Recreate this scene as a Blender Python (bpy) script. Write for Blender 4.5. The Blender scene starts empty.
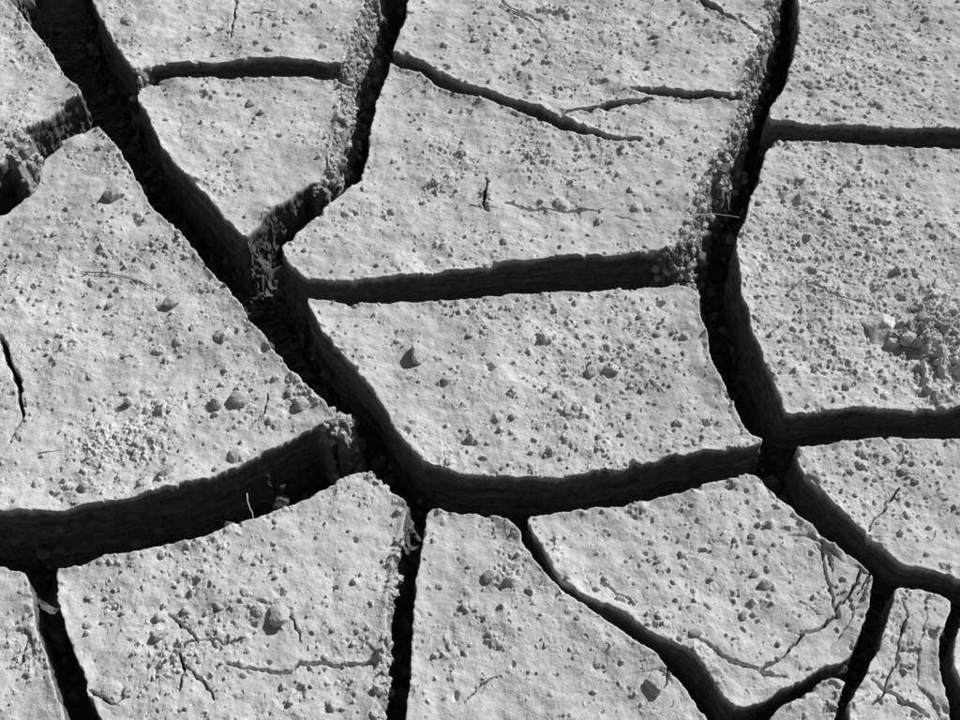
import bpy, math, random, time
import numpy as np
T0=time.time()
f32=np.float32
# ------------------------------------------------------------- camera model
PITCH=math.radians(50); LENS=50.0; SW=36.0
TH=SW/2/LENS
H=1.06
sp,cp=math.sin(PITCH),math.cos(PITCH)
def unproj(px,py):
    xn=(px-480)/480.0*TH; yn=(360-py)/480.0*TH
    t=H/(sp-yn*cp)
    return (xn*t,(cp+yn*sp)*t)
def mpp(px,py):
    a=unproj(px,py); b=unproj(px+1,py)
    return b[0]-a[0]
def toworld(pl): return [unproj(*p[:2]) for p in pl]
# ------------------------------------------------------------- traced plates (mud plate tops)
PLATES=[
 [(-170,-170),(5,-170),(8,0),(28,25),(50,52),(68,78),(84,95),(62,104),(45,118),(22,128),(14,145),(5,160),(-10,172),(-170,240)],
 [(98,130),(117,150),(134,176),(150,205),(178,232),(200,262),(222,283),(246,315),(266,343),(290,372),(314,395),(337,420),(300,436),(262,458),(205,482),(150,497),(100,508),(50,514),(0,515),(-170,505),(-170,280),(-60,240),(0,218),(22,203),(40,188),(47,160),(70,142)],
 [(88,-170),(92,0),(105,28),(120,50),(134,74),(150,68),(200,64),(260,62),(310,62),(343,65),(352,40),(362,15),(366,0),(365,-170)],
 [(140,90),(160,84),(205,81),(260,81),(310,80),(338,82),(343,100),(338,125),(331,150),(327,176),(300,190),(270,210),(244,238),(222,215),(200,190),(180,170),(163,150),(148,118),(138,100)],
 [(412,-170),(410,0),(404,25),(394,52),(388,72),(379,98),(371,128),(368,160),(358,184),(330,207),(305,228),(280,248),(290,264),(303,281),(350,281),(400,278),(450,272),(500,264),(560,258),(610,254),(660,250),(682,246),(685,228),(692,200),(704,175),(722,150),(734,125),(737,103),(742,90),(746,70),(756,48),(766,22),(771,0),(775,-170)],
 [(800,-170),(797,0),(798,35),(792,65),(782,90),(770,110),(768,124),(800,127),(860,129),(910,129),(960,128),(1130,128),(1130,-170)],
 [(774,143),(800,145),(850,148),(910,150),(960,150),(1130,148),(1130,395),(960,408),(920,411),(870,410),(820,413),(787,418),(778,400),(768,372),(752,335),(742,295),(735,262),(738,238),(748,212),(757,185),(765,158)],
 [(306,302),(330,301),(380,305),(430,303),(480,298),(540,295),(600,291),(650,288),(688,286),(697,300),(702,325),(708,355),(722,385),(735,412),(748,432),(765,441),(740,446),(700,452),(655,463),(610,473),(560,480),(510,476),(460,472),(428,464),(408,447),(388,418),(368,388),(345,360),(325,336)],
 [(55,572),(100,562),(150,550),(205,539),(260,521),(310,499),(340,480),(360,471),(385,486),(408,505),(402,525),(393,560),(388,600),(385,640),(378,680),(372,720),(363,880),(150,880),(103,720),(88,690),(73,650),(62,610)],
 [(-170,560),(0,569),(28,575),(33,600),(34,625),(45,655),(55,690),(66,720),(110,880),(-170,880)],
 [(428,511),(460,512),(495,516),(516,527),(524,550),(545,577),(575,600),(605,622),(635,643),(660,662),(685,690),(708,720),(760,880),(395,880),(405,720),(411,670),(414,620),(417,575),(421,540)],
 [(527,519),(565,513),(610,511),(655,499),(700,488),(752,475),(772,492),(795,517),(825,542),(850,558),(873,578),(868,605),(858,635),(846,665),(822,668),(795,685),(765,702),(738,709),(722,695),(705,670),(682,652),(655,637),(625,615),(590,597),(560,578),(545,555),(535,535)],
 [(745,735),(775,717),(800,697),(825,684),(843,684),(836,702),(832,720),(825,880),(790,880)],
 [(895,589),(925,590),(950,602),(942,625),(936,650),(938,680),(950,720),(965,880),(860,880),(850,722),(848,705),(862,680),(878,650),(889,615)],
 [(968,608),(955,635),(951,665),(962,695),(985,740),(1010,880),(1130,880),(1130,625)],
 [(793,450),(835,444),(880,440),(960,441),(1130,440),(1130,605),(960,583),(930,571),(902,569),(885,556),(862,535),(838,512),(815,485),(800,468)],
]
# line cracks (x,y,width px)
LINES=[
 [(388,58,15),(420,68,15),(450,83,15),(480,94,14),(515,105,13),(545,119,14),(575,129,11),(605,137,8),(638,142,3)],
 [(562,117,2),(580,111,4),(610,106,6),(652,102,4)],
 [(630,92,3),(655,94,7),(690,96,8),(738,98,11)],
 [(695,-5,7),(712,10,7),(735,21,5),(757,31,2.5)],
 [(0,338,5),(10,362,4.5),(22,392,4),(22,415,3),(12,445,1.6)],
 [(236,-5,3),(234,18,2.5),(231,38,1.5)],
 [(486,178,3),(484,200,4),(488,214,2)],
 [(505,205,1.6),(530,210,2),(570,211,2),(604,207,1.5)],
 [(822,545,2),(824,570,2),(834,590,2.4),(838,615,2.4),(800,640,2),(772,662,2.2),(755,668,1.8)],
 [(838,607,1.7),(852,595,1.9),(858,572,1.6)],
 [(690,636,2),(712,648,2.2),(735,660,2.4),(762,670,2.4),(787,676,1.6)],
 [(228,664,1.9),(255,671,2.4),(290,672,2),(300,660,2.2),(330,663,2.8),(374,660,3.2)],
 [(168,612,1.6),(185,628,1.8),(200,645,1.6)],
 [(160,668,2),(176,655,2.6),(190,645,2.2),(205,640,1.6)],
 [(178,655,2),(184,672,2.4),(178,692,1.6)],
 [(184,668,1.6),(200,680,1.8),(214,700,1.5)],
 [(205,640,1.5),(228,645,1.6),(246,638,1.2)],
 [(90,690,1.5),(112,702,1.7),(128,698,1.4)],
 [(258,600,1.4),(278,606,1.6),(292,622,1.6),(300,640,1.3)],
 [(870,678,2.5),(890,694,3),(910,706,3),(930,716,2.5)],
 [(872,705,2),(885,690,2),(893,668,1.5)],
 [(902,600,1.4),(908,622,1.6),(898,648,1.5),(896,668,1.3)],
 [(815,545,1.5),(828,556,1.6),(832,570,1.5)],
 [(600,580,1.5),(618,592,2),(632,606,2)],
 [(660,690,1.4),(668,670,1.4)],
 [(250,14,2),(262,9,2),(275,12,1.5)],
 [(868,533,1.5),(884,505,1.6),(900,488,1.5)],
 [(880,566,2),(866,578,2),(858,596,1.5)],
 [(860,300,1.4),(830,296,1.4),(812,284,1.3)],
 [(497,0,1.5),(515,14,1.6),(540,22,1.4)],
 [(268,395,1.3),(262,415,1.5),(250,428,1.3)],
 [(30,640,1.3),(20,660,1.5),(4,668,1.4)],
 [(465,700,1.3),(480,682,1.5),(500,678,1.3)],
]
# eroded, crumbling (gently sloping) wall stretches: capsules (x0,y0,x1,y1,r)
ERO=[(366,-60,356,60,21),(352,80,340,180,22),(775,-60,745,100,22),(735,110,700,200,27),(700,200,690,270,26),
     (396,520,376,740,6),(345,420,372,462,22),(100,-20,135,80,14),(15,140,40,165,16)]
# ------------------------------------------------------------- grid
def axis_growth(c0,step,g1,cmax,lim):
    out=[];s=step;p=c0;sg=1 if lim>c0 else -1
    while (lim-p)*sg>0:
        s*= g1 if s<cmax else 1.12
        p+=sg*s; out.append(p)
    return out
ynear=unproj(480,745)[1]; yfar=unproj(480,-25)[1]
DY=0.00090
ys=np.arange(ynear,yfar,DY)
up=axis_growth(ys[-1],DY,1.04,0.007,90); dn=axis_growth(ys[0],DY,1.04,0.007,-60)
ys=np.array(dn[::-1]+list(ys)+up)
NU=1280
us=np.linspace(-1.04,1.04,NU); du=us[1]-us[0]
rt=axis_growth(us[-1],du,1.04,du*8,150)
us=np.array([-v for v in rt[::-1]]+list(us)+rt)
yc=np.clip(ys,0.35,3.0); hw=(H*sp+yc*cp)*TH
Y=np.repeat(ys[:,None],len(us),1).astype(f32)
X=(hw[:,None]*us[None,:]).astype(f32)
NR,NC=X.shape
print('grid',NR,NC,NR*NC)
# ------------------------------------------------------------- noise
def hsh(ix,iy,seed):
    with np.errstate(over='ignore'):
        h=(ix.astype(np.uint32)*np.uint32(374761393)+iy.astype(np.uint32)*np.uint32(668265263)+np.uint32((seed*2246822519)&0xffffffff))
        h=(h^(h>>np.uint32(13)))*np.uint32(1274126177)
        h=h^(h>>np.uint32(16)); h=h*np.uint32(2654435761); h^=h>>np.uint32(15)
    return (h&np.uint32(0xffffff)).astype(f32)*f32(1/16777216.)
def gnoise(x,y,seed):
    xf=np.floor(x);yf=np.floor(y);ix=xf.astype(np.int64)&0xffffffff;iy=yf.astype(np.int64)&0xffffffff
    fx=(x-xf).astype(f32);fy=(y-yf).astype(f32)
    u=fx*fx*fx*(fx*(fx*6-15)+10);v=fy*fy*fy*(fy*(fy*6-15)+10)
    def g(dx,dy):
        a=hsh((ix+dx)&0xffffffff,(iy+dy)&0xffffffff,seed)*f32(6.2831853)
        return np.cos(a)*(fx-dx)+np.sin(a)*(fy-dy)
    a=g(0,0);b=g(1,0);c=g(0,1);d=g(1,1)
    return ((a+(b-a)*u)*(1-v)+(c+(d-c)*u)*v)*f32(1.4)
def fbm(x,y,sc,octs,seed,rough=0.5):
    r=0;a=1.0
    for o in range(octs):
        r=r+a*gnoise(x/sc+o*17.3,y/sc-o*9.1,seed+o*7); sc/=2.03; a*=rough
    return r
def sstep(a,b,x):
    t=np.clip((x-a)/(b-a),0,1); return t*t*(3-2*t)
# ------------------------------------------------------------- signed distance
amp1=fbm(X,Y,0.03,2,11)
wx=0.0026*fbm(X,Y,0.030,2,1)+0.0012*fbm(X,Y,0.010,3,2,0.5)
wy=0.0026*fbm(X,Y,0.030,2,3)+0.0012*fbm(X,Y,0.010,3,4,0.5)
XW=X+wx; YW=Y+wy
R=0.055
dist=np.full(X.shape,R,f32); inside=np.zeros(X.shape,bool)
def chaikin(P):
    out=[]
    n=len(P)
    for i in range(n):
        a=P[i];b=P[(i+1)%n]
        L=math.hypot(a[0]-b[0],a[1]-b[1]); k=min(0.25,0.004/max(L,1e-6))
        out.append((a[0]+(b[0]-a[0])*k,a[1]+(b[1]-a[1])*k)); out.append((b[0]-(b[0]-a[0])*k,b[1]-(b[1]-a[1])*k))
    return out
def rows(y0,y1):
    return np.searchsorted(ys,y0),np.searchsorted(ys,y1)
def cols(x0,x1,r0,r1):
    h0,h1=hw[r0:r1].min(),hw[r0:r1].max()
    ulo=min(x0/h0,x0/h1); uhi=max(x1/h0,x1/h1)
    return np.searchsorted(us,ulo),np.searchsorted(us,uhi)
def segdist(px,py,a,b):
    dx,dy=b[0]-a[0],b[1]-a[1]; L=dx*dx+dy*dy+1e-12
    t=np.clip(((px-a[0])*dx+(py-a[1])*dy)/L,0,1)
    return np.sqrt((px-a[0]-t*dx)**2+(py-a[1]-t*dy)**2),t
for pl in PLATES:
    P=chaikin(toworld(pl)); n=len(P)
    PX=[p[0] for p in P];PY=[p[1] for p in P]
    R0,R1=rows(min(PY)-.01,max(PY)+.01); C0,C1=cols(min(PX)-.01,max(PX)+.01,R0,R1)
    for i in range(n):
        a=P[i];b=P[(i+1)%n]
        r0,r1=rows(min(a[1],b[1])-R,max(a[1],b[1])+R)
        if r1>r0:
            c0,c1=cols(min(a[0],b[0])-R,max(a[0],b[0])+R,r0,r1)
            if c1>c0:
                s=(slice(r0,r1),slice(c0,c1))
                d,_=segdist(XW[s],YW[s],a,b)
                dist[s]=np.minimum(dist[s],d)
        r0,r1=rows(min(a[1],b[1])-.008,max(a[1],b[1])+.008)
        if r1>r0:
            s=(slice(r0,r1),slice(C0,C1)); px=XW[s];py=YW[s]
            cond=((a[1]>py)!=(b[1]>py))
            xi=(b[0]-a[0])*(py-a[1])/(b[1]-a[1] if abs(b[1]-a[1])>1e-12 else 1e-9)+a[0]
            inside[s]^=(cond&(px<xi))
D=np.where(inside,-dist,dist).astype(f32)
# Voronoi cracks outside of the traced patch
def vor(x,y,cell,seed):
    cx=np.floor(x/cell);cy=np.floor(y/cell); f1=np.full(x.shape,9.,f32);f2=np.full(x.shape,9.,f32)
    for i in(-1,0,1):
        for j in(-1,0,1):
            ax=cx+i;ay=cy+j; ia=ax.astype(np.int64)&0xffffffff; ib=ay.astype(np.int64)&0xffffffff
            qx=(ax+.15+.7*hsh(ia,ib,seed))*cell;qy=(ay+.15+.7*hsh(ia,ib,seed+5))*cell
            d=np.hypot(x-qx,y-qy); f2=np.minimum(f2,np.maximum(f1,d)); f1=np.minimum(f1,d)
    return (f2-f1)/2
den=(Y*cp+H*sp); PXc=480+480/TH*X/np.maximum(den,.05); PYc=360-480/TH*((Y*sp-H*cp)/np.maximum(den,.05))
outd=np.maximum(np.maximum(-160-PXc,PXc-1120),np.maximum(-160-PYc,PYc-870))
outd=np.where(den<.06,500,outd)
vm=outd>-30
DV=np.full(X.shape,-R,f32)
DV[vm]=np.clip(0.014*(1+0.5*amp1[vm])-vor(XW[vm],YW[vm],0.30,77),-R,R)
wv=sstep(-25,25,outd); D=(D*(1-wv)+DV*wv).astype(f32)
LM=np.zeros(X.shape,f32)
for ln in LINES:
    for k in range(len(ln)-1):
        a=unproj(*ln[k][:2]);b=unproj(*ln[k+1][:2])
        ax=ln[k+1][0]-ln[k][0]; ay=ln[k+1][1]-ln[k][1]; hf=1+.3*abs(ax)/math.hypot(ax,ay)
        g_=1.1 if ln[k][2]>5 else 1.3
        wa=ln[k][2]/2*mpp(*ln[k][:2])*hf*g_; wb=ln[k+1][2]/2*mpp(*ln[k+1][:2])*hf*g_
        r0,r1=rows(min(a[1],b[1])-.04,max(a[1],b[1])+.04)
        c0,c1=cols(min(a[0],b[0])-.04,max(a[0],b[0])+.04,r0,r1)
        s=(slice(r0,r1),slice(c0,c1))
        d,t=segdist(XW[s]+.5*wx[s],YW[s]+.5*wy[s],a,b)
        dl=wa+(wb-wa)*t-d
        LM[s]=np.where((dl>D[s])&(max(wa,wb)<.004),1,LM[s])
        D[s]=np.maximum(D[s],dl)
print('sdf',time.time()-T0)
# gradient
def grad(D):
    dv=np.gradient(D,axis=0)/np.gradient(ys)[:,None]
    dudd=np.gradient(D,axis=1)/np.gradient(us)[None,:]
    gx=dudd/hw[:,None]
    dh=np.gradient(hw,ys)
    gy=dv-gx*(us[None,:]*dh[:,None])
    return gx.astype(f32),gy.astype(f32)
gx,gy=grad(D); gm=np.sqrt(gx*gx+gy*gy)+1e-6; gx/=gm;gy/=gm
def box(a,k):
    for ax in (0,1):
        n=a.shape[ax]; pad=[(0,0),(0,0)]; pad[ax]=(k+1,k)
        c=np.cumsum(np.pad(a.astype(np.float64),pad,mode='edge'),axis=ax)
        a=(np.take(c,np.arange(2*k+1,2*k+1+n),axis=ax)-np.take(c,np.arange(0,n),axis=ax))/(2*k+1)
    return a.astype(f32)
bgx=box(gx,4);bgy=box(gy,4); bm_=np.minimum(np.sqrt(bgx**2+bgy**2),1)
med=1-(1-bm_)*sstep(.007,.013,D)
# erosion map
E=np.zeros(X.shape,f32)
for (x0,y0,x1,y1,r) in ERO:
    a=unproj(x0,y0);b=unproj(x1,y1);rw=r*mpp((x0+x1)/2,(y0+y1)/2)
    r0,r1=rows(min(a[1],b[1])-rw*2,max(a[1],b[1])+rw*2)
    c0,c1=cols(min(a[0],b[0])-rw*2,max(a[0],b[0])+rw*2,r0,r1)
    s=(slice(r0,r1),slice(c0,c1)); d,_=segdist(XW[s],YW[s],a,b)
    E[s]=np.maximum(E[s],1-sstep(rw*.9,rw*1.6,d))
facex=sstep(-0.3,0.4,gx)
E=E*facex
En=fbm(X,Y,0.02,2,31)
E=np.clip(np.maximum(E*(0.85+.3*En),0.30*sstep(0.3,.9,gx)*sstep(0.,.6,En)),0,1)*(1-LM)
# ------------------------------------------------------------- top relief
dens=sstep(-0.3,0.9,fbm(X,Y,0.09,3,41))*.75
def hint(px,py,r,v):
    global dens
    a=unproj(px,py); rr=r*mpp(px,py); d=np.sqrt((XW-a[0])**2+(YW-a[1])**2)
    w=(1-sstep(rr*.3,rr*1.1,d))*.85; dens=dens*(1-w)+w*v
for h in [(840,250,170,1.1),(850,60,120,.8),(930,350,80,1.1),(840,360,90,.95),(120,450,80,.85),(190,640,90,.8),(460,110,90,.12),(420,240,90,.15),(380,330,90,.12),(450,400,70,.25),(600,350,110,.75),
          (540,150,60,.75),(570,420,80,.6),(250,120,70,.15),(60,240,80,.25),(60,340,80,.35),(230,400,60,.6),(160,330,70,.3),(700,560,120,.4),(560,650,110,.2),(870,480,90,.7),(320,600,60,.25),(580,40,130,.5)]: hint(*h)
dens=dens*(.85+.8*fbm(X,Y,.02,2,47)); dens=np.clip(dens,0,1.1).astype(f32)
Z=(0.0062*fbm(X,Y,0.16,2,51)+0.0036*fbm(X,Y,0.05,3,55)).astype(f32)
gr=0.00080*fbm(X,Y,0.013,4,61,.65)
Z+=gr*(0.6+1.3*dens)
Z+=.0026*dens*np.clip(fbm(X,Y,.014,2,65)-.1,0,1)
bx=X+0.0019*fbm(X,Y,0.004,2,71); by=Y+0.0019*fbm(X,Y,0.004,2,73)
def bumps(cell,seed,rmin,rmax,pres,hr,ang,sign=1,pw=.6):
    c,s=math.cos(ang),math.sin(ang)
    x=(bx*c-by*s)/cell+seed*.37;y=(bx*s+by*c)/cell+seed*.61
    xf=np.floor(x);yf=np.floor(y);ix=xf.astype(np.int64)&0xffffffff;iy=yf.astype(np.int64)&0xffffffff
    hr1=hsh(ix,iy,seed); r=(rmin+(rmax-rmin)*hr1**3)/cell
    cx=r+(1-2*r)*hsh(ix,iy,seed+1);cy=r+(1-2*r)*hsh(ix,iy,seed+2)
    d2=((x-xf-cx)**2+(y-yf-cy)**2)/(r*r)
    on=hsh(ix,iy,seed+3)<pres
    t=np.clip(1-d2,0,1)**pw
    return (sign*on*t*r*cell*hr*(.5+1.0*hsh(ix,iy,seed+4))).astype(f32)
B=bumps(.024,99,.004,.0105,.02+.10*dens,.42,.9)
B+=bumps(.016,101,.0025,.0075,.03+.18*dens,.5,.3)
B+=bumps(.013,111,.0018,.0055,.03+.20*dens,.7,1.1)
B+=bumps(.008,121,.0011,.0034,.03+.34*dens,1.0,.7)
B+=bumps(.0065,131,.0010,.0026,.03+.32*dens,1.15,1.9)
B+=bumps(.005,141,.0008,.0018,.02+.30*dens,1.15,2.6)
B+=bumps(.019,151,.002,.0070,.05+.20*dens,.7,2.2,-1,1.)
B+=bumps(.009,161,.0013,.0034,.05+.36*dens,1.3,.5,-1,1.)
B+=bumps(.006,171,.0009,.0020,.04+.40*dens,1.5,1.5,-1,1.)
Z+=B
def mound(px,py,rx,ry,hh,rough):
    global Z
    a=unproj(px,py);m=mpp(px,py)
    dl=np.sqrt(((XW-a[0])/(rx*m))**2+((YW-a[1])/(ry*m*1.3))**2)
    s=dl<2.5
    d=dl[s]+.30*fbm(X[s],Y[s],.012,2,83)
    w=1-sstep(.6,1.1,d)
    Z[s]+=w*(hh+rough*np.abs(fbm(X[s],Y[s],.009,3,87,.6)))
for m in [(948,335,34,46,.009,.005),(905,337,24,13,.005,.004),(935,380,20,22,.006,.004),(180,655,26,16,-.001,.004),(535,158,14,10,-.001,.007),(436,186,10,9,-.002,.008),(486,196,7,18,.000,.006),(120,445,50,22,0,.004),(575,412,16,8,.003,.003),(555,12,18,6,.002,.005),(280,610,18,13,.001,.002),(497,640,12,6,.001,.003),(700,655,14,8,0,.004),(510,575,20,10,0,.003),(300,395,18,12,0,.004),(440,245,14,7,.001,.003),(640,640,14,8,0,.003)]: mound(*m)
print('relief',time.time()-T0)
# ------------------------------------------------------------- walls
cell=0.0010
Dp=np.maximum(D,0)
snap=np.abs(D)<0.55*cell
rimv=.5+.5*np.clip(fbm(X,Y,.06,2,91)*1.5,-1,1)
chip=sstep(.35,.75,fbm(X,Y,.022,3,93))
nl=1-LM
Z+= nl*(-0.0003*np.clip((D+.0014)/.0014,0,1)**2 +.0015*sstep(-.008,-.0003,D)+.0045*rimv*sstep(-.034,-.0005,D) -.0035*chip*sstep(-.009,0,D))
steep=5.2*(1-E)+.95*E+9*LM
depth=np.where(E>.25,np.minimum(Dp*steep+np.maximum(Dp-.012,0)*3.2*E,.11),np.minimum(Dp*steep,0.105+0.02*En))
comp=0.16+0.84*E
f=np.where(Dp<.021,comp*Dp,comp*.021+(Dp-.021))
f=np.where(LM>.5,.8*Dp,f)
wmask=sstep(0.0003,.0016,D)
zc=Z*(1-sstep(0,.012,D)*(1-E*.6))-depth
wr=np.zeros(X.shape,f32)
m=D>0
xs=X[m];yy=Y[m];zz=zc[m]
al=(xs*1.3+yy*.9)
wr[m]=0.0022*gnoise(al/.026,zz/.014,201)+.0017*gnoise(al/.009,zz/.006,203)+.0015*gnoise(xs*0.+al/.11,zz/.0040,205)+.0008*gnoise(xs/.004+zz/.005,yy/.004,207)
wr*=sstep(0.001,.004,D)*nl*med
mv=((Dp-f)-wr)*med
flo=sstep(.014,.022,D)
zc=zc+flo*(.010*fbm(X,Y,.02,3,311)+.006*np.abs(fbm(X,Y,.007,2,315)))*(1-E)
rub=E*sstep(0,.004,D)*(0.0045*np.abs(fbm(X,Y,.012,3,301,.65))+.0030*np.abs(fbm(X,Y,.005,2,305,.65))+1.2*np.abs(B))
zc=zc+rub
mv=np.where(snap&(LM<.5),D,mv); zc=np.where(snap&(LM<.5),Z-0.0,zc)
fade=(1-sstep(1.5,6.0,np.sqrt(X**2+(Y-1)**2))).astype(f32)
XO=X-gx*mv*fade; YO=Y-gy*mv*fade; ZO=zc*fade
co=np.stack([XO,YO,ZO],-1).reshape(-1,3).astype(f32)
# ------------------------------------------------------------- mesh
idx=np.arange(NR*NC,dtype=np.int32).reshape(NR,NC)
q=np.stack([idx[:-1,:-1],idx[:-1,1:],idx[1:,1:],idx[1:,:-1]],-1).reshape(-1,4)
def make_mesh(name,co,q,smooth=True):
    me=bpy.data.meshes.new(name); k=q.shape[1]
    me.vertices.add(len(co)); me.vertices.foreach_set('co',co.ravel().astype(f32))
    me.loops.add(q.size); me.loops.foreach_set('vertex_index',q.ravel().astype(np.int32))
    me.polygons.add(len(q)); me.polygons.foreach_set('loop_start',np.arange(0,q.size,k,dtype=np.int32))
    me.update(calc_edges=True)
    me.polygons.foreach_set('use_smooth',np.full(len(q),smooth,bool))
    me.update()
    ob=bpy.data.objects.new(name,me); bpy.context.scene.collection.objects.link(ob); return ob
ground=make_mesh('cracked_mud_ground',co,q)
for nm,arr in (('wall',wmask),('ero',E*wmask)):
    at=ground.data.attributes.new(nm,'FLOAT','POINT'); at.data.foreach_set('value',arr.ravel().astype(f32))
print('mesh',time.time()-T0)
# ------------------------------------------------------------- materials
def nodes(name):
    m=bpy.data.materials.new(name); m.use_nodes=True; nt=m.node_tree; nt.nodes.clear()
    out=nt.nodes.new('ShaderNodeOutputMaterial'); b=nt.nodes.new('ShaderNodeBsdfDiffuse')
    nt.links.new(b.outputs[0],out.inputs[0]); b.inputs['Roughness'].default_value=.25
    return m,nt,b
def ramp(nt,src,p):
    r=nt.nodes.new('ShaderNodeMapRange'); nt.links.new(src,r.inputs[0])
    for i,v in enumerate(p): r.inputs[1+i].default_value=v
    return r.outputs[0]
def mth(nt,op,a,b):
    m=nt.nodes.new('ShaderNodeMath'); m.operation=op
    for i,v in enumerate((a,b)):
        if isinstance(v,(int,float)): m.inputs[i].default_value=v
        else: nt.links.new(v,m.inputs[i])
    return m.outputs[0]
def mix(nt,f,a,b):
    m=nt.nodes.new('ShaderNodeMix'); m.data_type='FLOAT'
    for i,v in enumerate((f,a,b)):
        if isinstance(v,(int,float)): m.inputs[[0,2,3][i]].default_value=v
        else: nt.links.new(v,m.inputs[[0,2,3][i]])
    return m.outputs[0]
def noise(nt,vec,sc,det=4,rough=.6):
    n=nt.nodes.new('ShaderNodeTexNoise'); n.inputs['Scale'].default_value=sc;n.inputs['Detail'].default_value=det;n.inputs['Roughness'].default_value=rough
    nt.links.new(vec,n.inputs['Vector']); return n.outputs['Fac']
def bump(nt,h,dist,st):
    b=nt.nodes.new('ShaderNodeBump'); b.inputs['Distance'].default_value=dist;b.inputs['Strength'].default_value=st
    nt.links.new(h,b.inputs['Height']); return b.outputs[0]
m,nt,b=nodes('dry_mud')
tc=nt.nodes.new('ShaderNodeTexCoord').outputs['Object']
def attr(n): a=nt.nodes.new('ShaderNodeAttribute'); a.attribute_name=n; return a.outputs['Fac']
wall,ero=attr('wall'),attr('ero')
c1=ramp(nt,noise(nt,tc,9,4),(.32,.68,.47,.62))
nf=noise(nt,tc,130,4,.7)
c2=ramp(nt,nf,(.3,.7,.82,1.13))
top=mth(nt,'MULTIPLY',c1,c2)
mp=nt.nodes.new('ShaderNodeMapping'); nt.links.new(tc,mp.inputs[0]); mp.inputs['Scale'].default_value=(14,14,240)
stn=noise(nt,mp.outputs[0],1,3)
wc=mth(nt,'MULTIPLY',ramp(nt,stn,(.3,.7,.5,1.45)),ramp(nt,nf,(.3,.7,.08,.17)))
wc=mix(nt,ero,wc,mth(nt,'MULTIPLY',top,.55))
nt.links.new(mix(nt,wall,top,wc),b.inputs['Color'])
hh=mth(nt,'ADD',mth(nt,'MULTIPLY',nf,.0026),mth(nt,'MULTIPLY',noise(nt,tc,650,2,.7),.0012))
hh=mth(nt,'ADD',hh,mth(nt,'MULTIPLY',mth(nt,'MULTIPLY',stn,wall),.002))
nt.links.new(bump(nt,hh,1.0,.6),b.inputs['Normal'])
ground.data.materials.append(m)
def simple(name,lo,hi,sc,bs):
    m,nt,b=nodes(name); tc=nt.nodes.new('ShaderNodeTexCoord').outputs['Object']
    n_=noise(nt,tc,sc,4)
    nt.links.new(ramp(nt,n_,(.3,.7,lo,hi)),b.inputs['Color'])
    nt.links.new(bump(nt,n_,.004,bs),b.inputs['Normal']); return m
mcr=simple('mud_crumb',.36,.56,160,.6); mst=simple('stone_grey',.34,.54,160,.7); mwh=simple('stone_pale',.56,.72,140,.7); msr=simple('dry_straw',.4,.65,60,.2); mrt=simple('dark_rootlet',.08,.16,60,.2)
# ------------------------------------------------------------- ground lookup
def gz(x,y):
    r=int(np.clip(np.searchsorted(ys,y),0,NR-1)); c=int(np.clip(np.searchsorted(us,x/hw[r]),0,NC-1))
    return float(ZO[r,c]),float(D[r,c]),float(E[r,c]),float(dens[r,c])
import bmesh
def ico(sub):
    bm=bmesh.new(); bmesh.ops.create_icosphere(bm,subdivisions=sub,radius=1); bm.verts.ensure_lookup_table()
    v=np.array([v.co[:] for v in bm.verts]); fc=np.array([[w.index for w in f.verts] for f in bm.faces]); bm.free(); return v,fc
IC={1:ico(1),2:ico(2),3:ico(3),4:ico(4)}
rng=np.random.default_rng(5)
def rock(sub,r,sq,rough=.25,ncut=7):
    v,fc=IC[sub]; v=v.copy()
    for k in range(ncut):
        n=rng.normal(size=3); n/=np.linalg.norm(n); o=rng.uniform(.5,.85); dd=v@n-o; v=v-np.outer(np.maximum(dd,0)*.9,n)
    for k in range(4):
        n=rng.normal(size=3)*(2+2*k); v=v*(1+rough/(k+1.5)*np.sin(v@n+rng.uniform(0,6)))[:,None]
    a=rng.uniform(0,6.28);c,s=math.cos(a),math.sin(a)
    v=v*np.array([1,rng.uniform(.65,1),sq]); v=v@np.array([[c,s,0],[-s,c,0],[0,0,1]])
    return v*r,fc
def joinmesh(name,parts,mat,smooth=False):
    V=[];F=[];o=0
    for v,fc in parts: V.append(v);F.append(fc+o);o+=len(v)
    ob=make_mesh(name,np.concatenate(V),np.concatenate(F),smooth); ob.data.materials.append(mat); return ob
parts=[];n=0
while n<2400:
    px,py=rng.uniform(-60,1020),rng.uniform(-60,780); x,y=unproj(px,py); z,d,e,de=gz(x,y)
    if d>-.002 or rng.random()>.08+.92*de: continue
    r=.0006+.0042*rng.random()**6
    v,fc=rock(1 if r<.0018 else 2,r,.75,.2,4); parts.append((v+np.array([x,y,z+r*.12]),fc)); n+=1
# clods lying on the crumbled walls
ee=np.argwhere((E>.3)&(D>.0005)&(D<.030)&(np.abs(X)<1.0)&(Y>.4)&(Y<1.7))
for k in rng.integers(0,len(ee),2700):
    r_,c_=ee[k]; r=.0010+.0050*rng.random()**2.4
    v,fc=rock(1 if r<.0018 else 2,r,.9,.25,5); parts.append((v+np.array([XO[r_,c_],YO[r_,c_],ZO[r_,c_]+r*.05]),fc))
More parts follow.
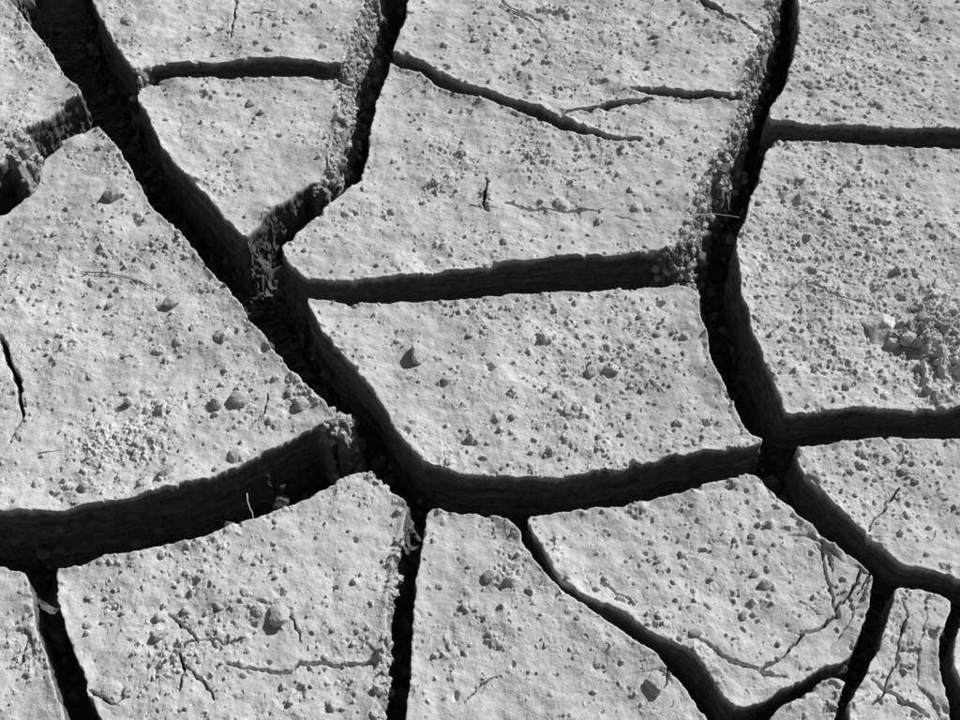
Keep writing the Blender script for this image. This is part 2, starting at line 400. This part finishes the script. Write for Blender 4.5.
# little heap of crumbs by the pale stone
for k in range(160):
    px,py=926+rng.normal()*20,340+rng.normal()*20; x,y=unproj(px,py); z=gz(x,y)[0]; r=.001+.005*rng.random()**2.5
    v,fc=rock(2,r,.85,.25,5); parts.append((v+np.array([x,y,z+r*.1]),fc))
joinmesh('soil_crumbs',parts,mcr)
parts=[];n=0
while n<800:
    px,py=rng.uniform(-40,1000),rng.uniform(-40,760); x,y=unproj(px,py); z,d,e,de=gz(x,y)
    if d<.009: continue
    r=.002+.008*rng.random()**2
    v,fc=rock(2,r,.8,.2,5); parts.append((v+np.array([x,y,z+r*.3]),fc)); n+=1
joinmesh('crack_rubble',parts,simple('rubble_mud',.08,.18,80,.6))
STONES=[(418,350,16),(172,300,10),(114,193,12),(240,396,11),(217,402,8),(905,340,11),(280,612,14),(590,367,9),(447,380,7),(168,470,11),(86,486,7),(302,402,9),(110,302,6),(745,612,6),(765,582,8),(250,101,7),(490,575,8),(655,683,13),(270,48,6),(55,232,5),(622,432,5),(160,632,10),(695,632,7),(530,590,6),(915,272,6),(830,212,6),(290,392,6),(470,335,4),(905,470,6),(850,470,5),(735,590,6),(215,52,5),(655,35,5)]
for (px,py,r) in STONES:
    x,y=unproj(px,py+r*.4); z=gz(x,y)[0]; rw=r*mpp(px,py)
    v,fc=rock(3,rw,.66,.10,10)
    ob=make_mesh('stone',v,fc,False); ob.location=(x,y,z+rw*.2); ob.data.materials.append(mst)
# pale broken clod: angular, wider than tall, pointed towards one side
v,fc=IC[4]; v=v.copy()
for n_,o in (((-.5,.2,.85),.55),((.6,.1,.8),.62),((.1,-.8,.6),.6),((-.9,-.35,.25),.72),((.75,-.6,.1),.66),((.3,.9,.3),.7),((-.4,-.5,.78),.64),((.95,.3,.0),.8)):
    n_=np.array(n_)/np.linalg.norm(n_); dd=v@n_-o; v=v-np.outer(np.maximum(dd,0)*.93,n_)
for k in range(6):
    n_=rng.normal(size=3)*(2.5+2*k); v=v*(1+.10/(k+1.5)*np.sin(v@n_+rng.uniform(0,6)))[:,None]
v=v*np.array([.021,.019,.017])
x,y=unproj(879,330); z=gz(x,y)[0]; ob=make_mesh('pale_stone',v,fc,False); ob.location=(x,y,z+.003); ob.data.materials.append(mwh)
# straws and rootlets
def tube(pts,r0,r1):
    pts=np.array(pts); k=5; V=[];F=[]
    for i,p in enumerate(pts):
        t=pts[min(i+1,len(pts)-1)]-pts[max(i-1,0)]; t/=np.linalg.norm(t)+1e-9
        a=np.cross(t,[0,0,1.]); a=a if np.linalg.norm(a)>1e-4 else np.array([1.,0,0]); a/=np.linalg.norm(a); bb=np.cross(t,a); r=r0+(r1-r0)*i/(len(pts)-1)
        for j in range(k): V.append(p+r*(math.cos(j*2*math.pi/k)*a+math.sin(j*2*math.pi/k)*bb))
    for i in range(len(pts)-1):
        for j in range(k): F.append([i*k+j,i*k+(j+1)%k,(i+1)*k+(j+1)%k,(i+1)*k+j])
    return np.array(V),np.array(F)
def strand(pl,r,lift=.0012,n=14):
    W=np.array([unproj(*p) for p in pl]); t=np.linspace(0,len(W)-1,n); P=np.stack([np.interp(t,range(len(W)),W[:,i]) for i in(0,1)],1)
    P+=np.cumsum(rng.normal(size=P.shape)*.0004,0)
    zz=np.array([max(gz(*p)[0],-.004) for p in P]); zz=np.convolve(np.pad(zz,1,mode='edge'),[.25,.5,.25],'valid')+lift
    return tube(np.column_stack([P,zz]),r,r*.5)
S1=[strand(p,.0007) for p in [[(684,214),(712,212),(738,215)],[(880,52),(886,40),(893,30)],[(886,42),(880,33)],[(246,492),(250,507),(258,524)],[(40,455),(62,452)],[(405,90),(420,82)],[(615,215),(640,222)],[(100,455),(132,465)],[(800,600),(822,612)]]]
S2=[strand(p,.0007) for p in [[(80,270),(105,271),(130,277),(168,292)],[(88,269),(80,274)],[(470,205),(500,209)],[(500,8),(530,22),(548,40)],[(650,380),(668,392)],[(790,290),(802,275)]]]
for i in range(60):
    px,py=rng.uniform(0,960),rng.uniform(0,720); a=rng.uniform(0,6.28); L=rng.uniform(6,18)
    if gz(*unproj(px,py))[1]>-.006: continue
    (S1 if rng.random()<.6 else S2).append(strand([(px,py),(px+L*.5*math.cos(a),py+L*.5*math.sin(a)),(px+L*math.cos(a+.5),py+L*math.sin(a+.5))],.0003,.0008,8))
joinmesh('dry_grass_straw',S1,msr,True); joinmesh('dry_rootlets',S2,mrt,True)
# ------------------------------------------------------------- light
el=math.radians(38); sx,sy=.78,.62; L=math.hypot(sx,sy); sx/=L;sy/=L
w=bpy.data.worlds.new('World'); bpy.context.scene.world=w; w.use_nodes=True; nt=w.node_tree
bg=nt.nodes['Background']; sky=nt.nodes.new('ShaderNodeTexSky'); sky.sky_type='NISHITA'; sky.sun_disc=False; sky.sun_elevation=el; sky.sun_rotation=math.atan2(sx,sy)
bw=nt.nodes.new('ShaderNodeRGBToBW'); nt.links.new(sky.outputs[0],bw.inputs[0]); nt.links.new(bw.outputs[0],bg.inputs[0]); bg.inputs[1].default_value=.05
ld=bpy.data.lights.new('sun','SUN'); ld.energy=5.0; ld.angle=math.radians(.5); ld.color=(1,1,1)
lo=bpy.data.objects.new('sun',ld); bpy.context.scene.collection.objects.link(lo)
from mathutils import Vector
lo.rotation_euler=Vector((sx*math.cos(el),sy*math.cos(el),math.sin(el))).to_track_quat('Z','Y').to_euler(); lo.location=(1,1,2)
cam=bpy.data.cameras.new('camera'); cam.lens=LENS; cam.sensor_width=SW; cam.clip_start=.02; cam.clip_end=500
cobj=bpy.data.objects.new('camera',cam); bpy.context.scene.collection.objects.link(cobj); cobj.location=(0,0,H); cobj.rotation_euler=(math.radians(90)-PITCH,0,0)
bpy.context.scene.camera=cobj
vs=bpy.context.scene.view_settings; vs.view_transform='Standard'; vs.look='None'; vs.exposure=0
print('done',time.time()-T0)
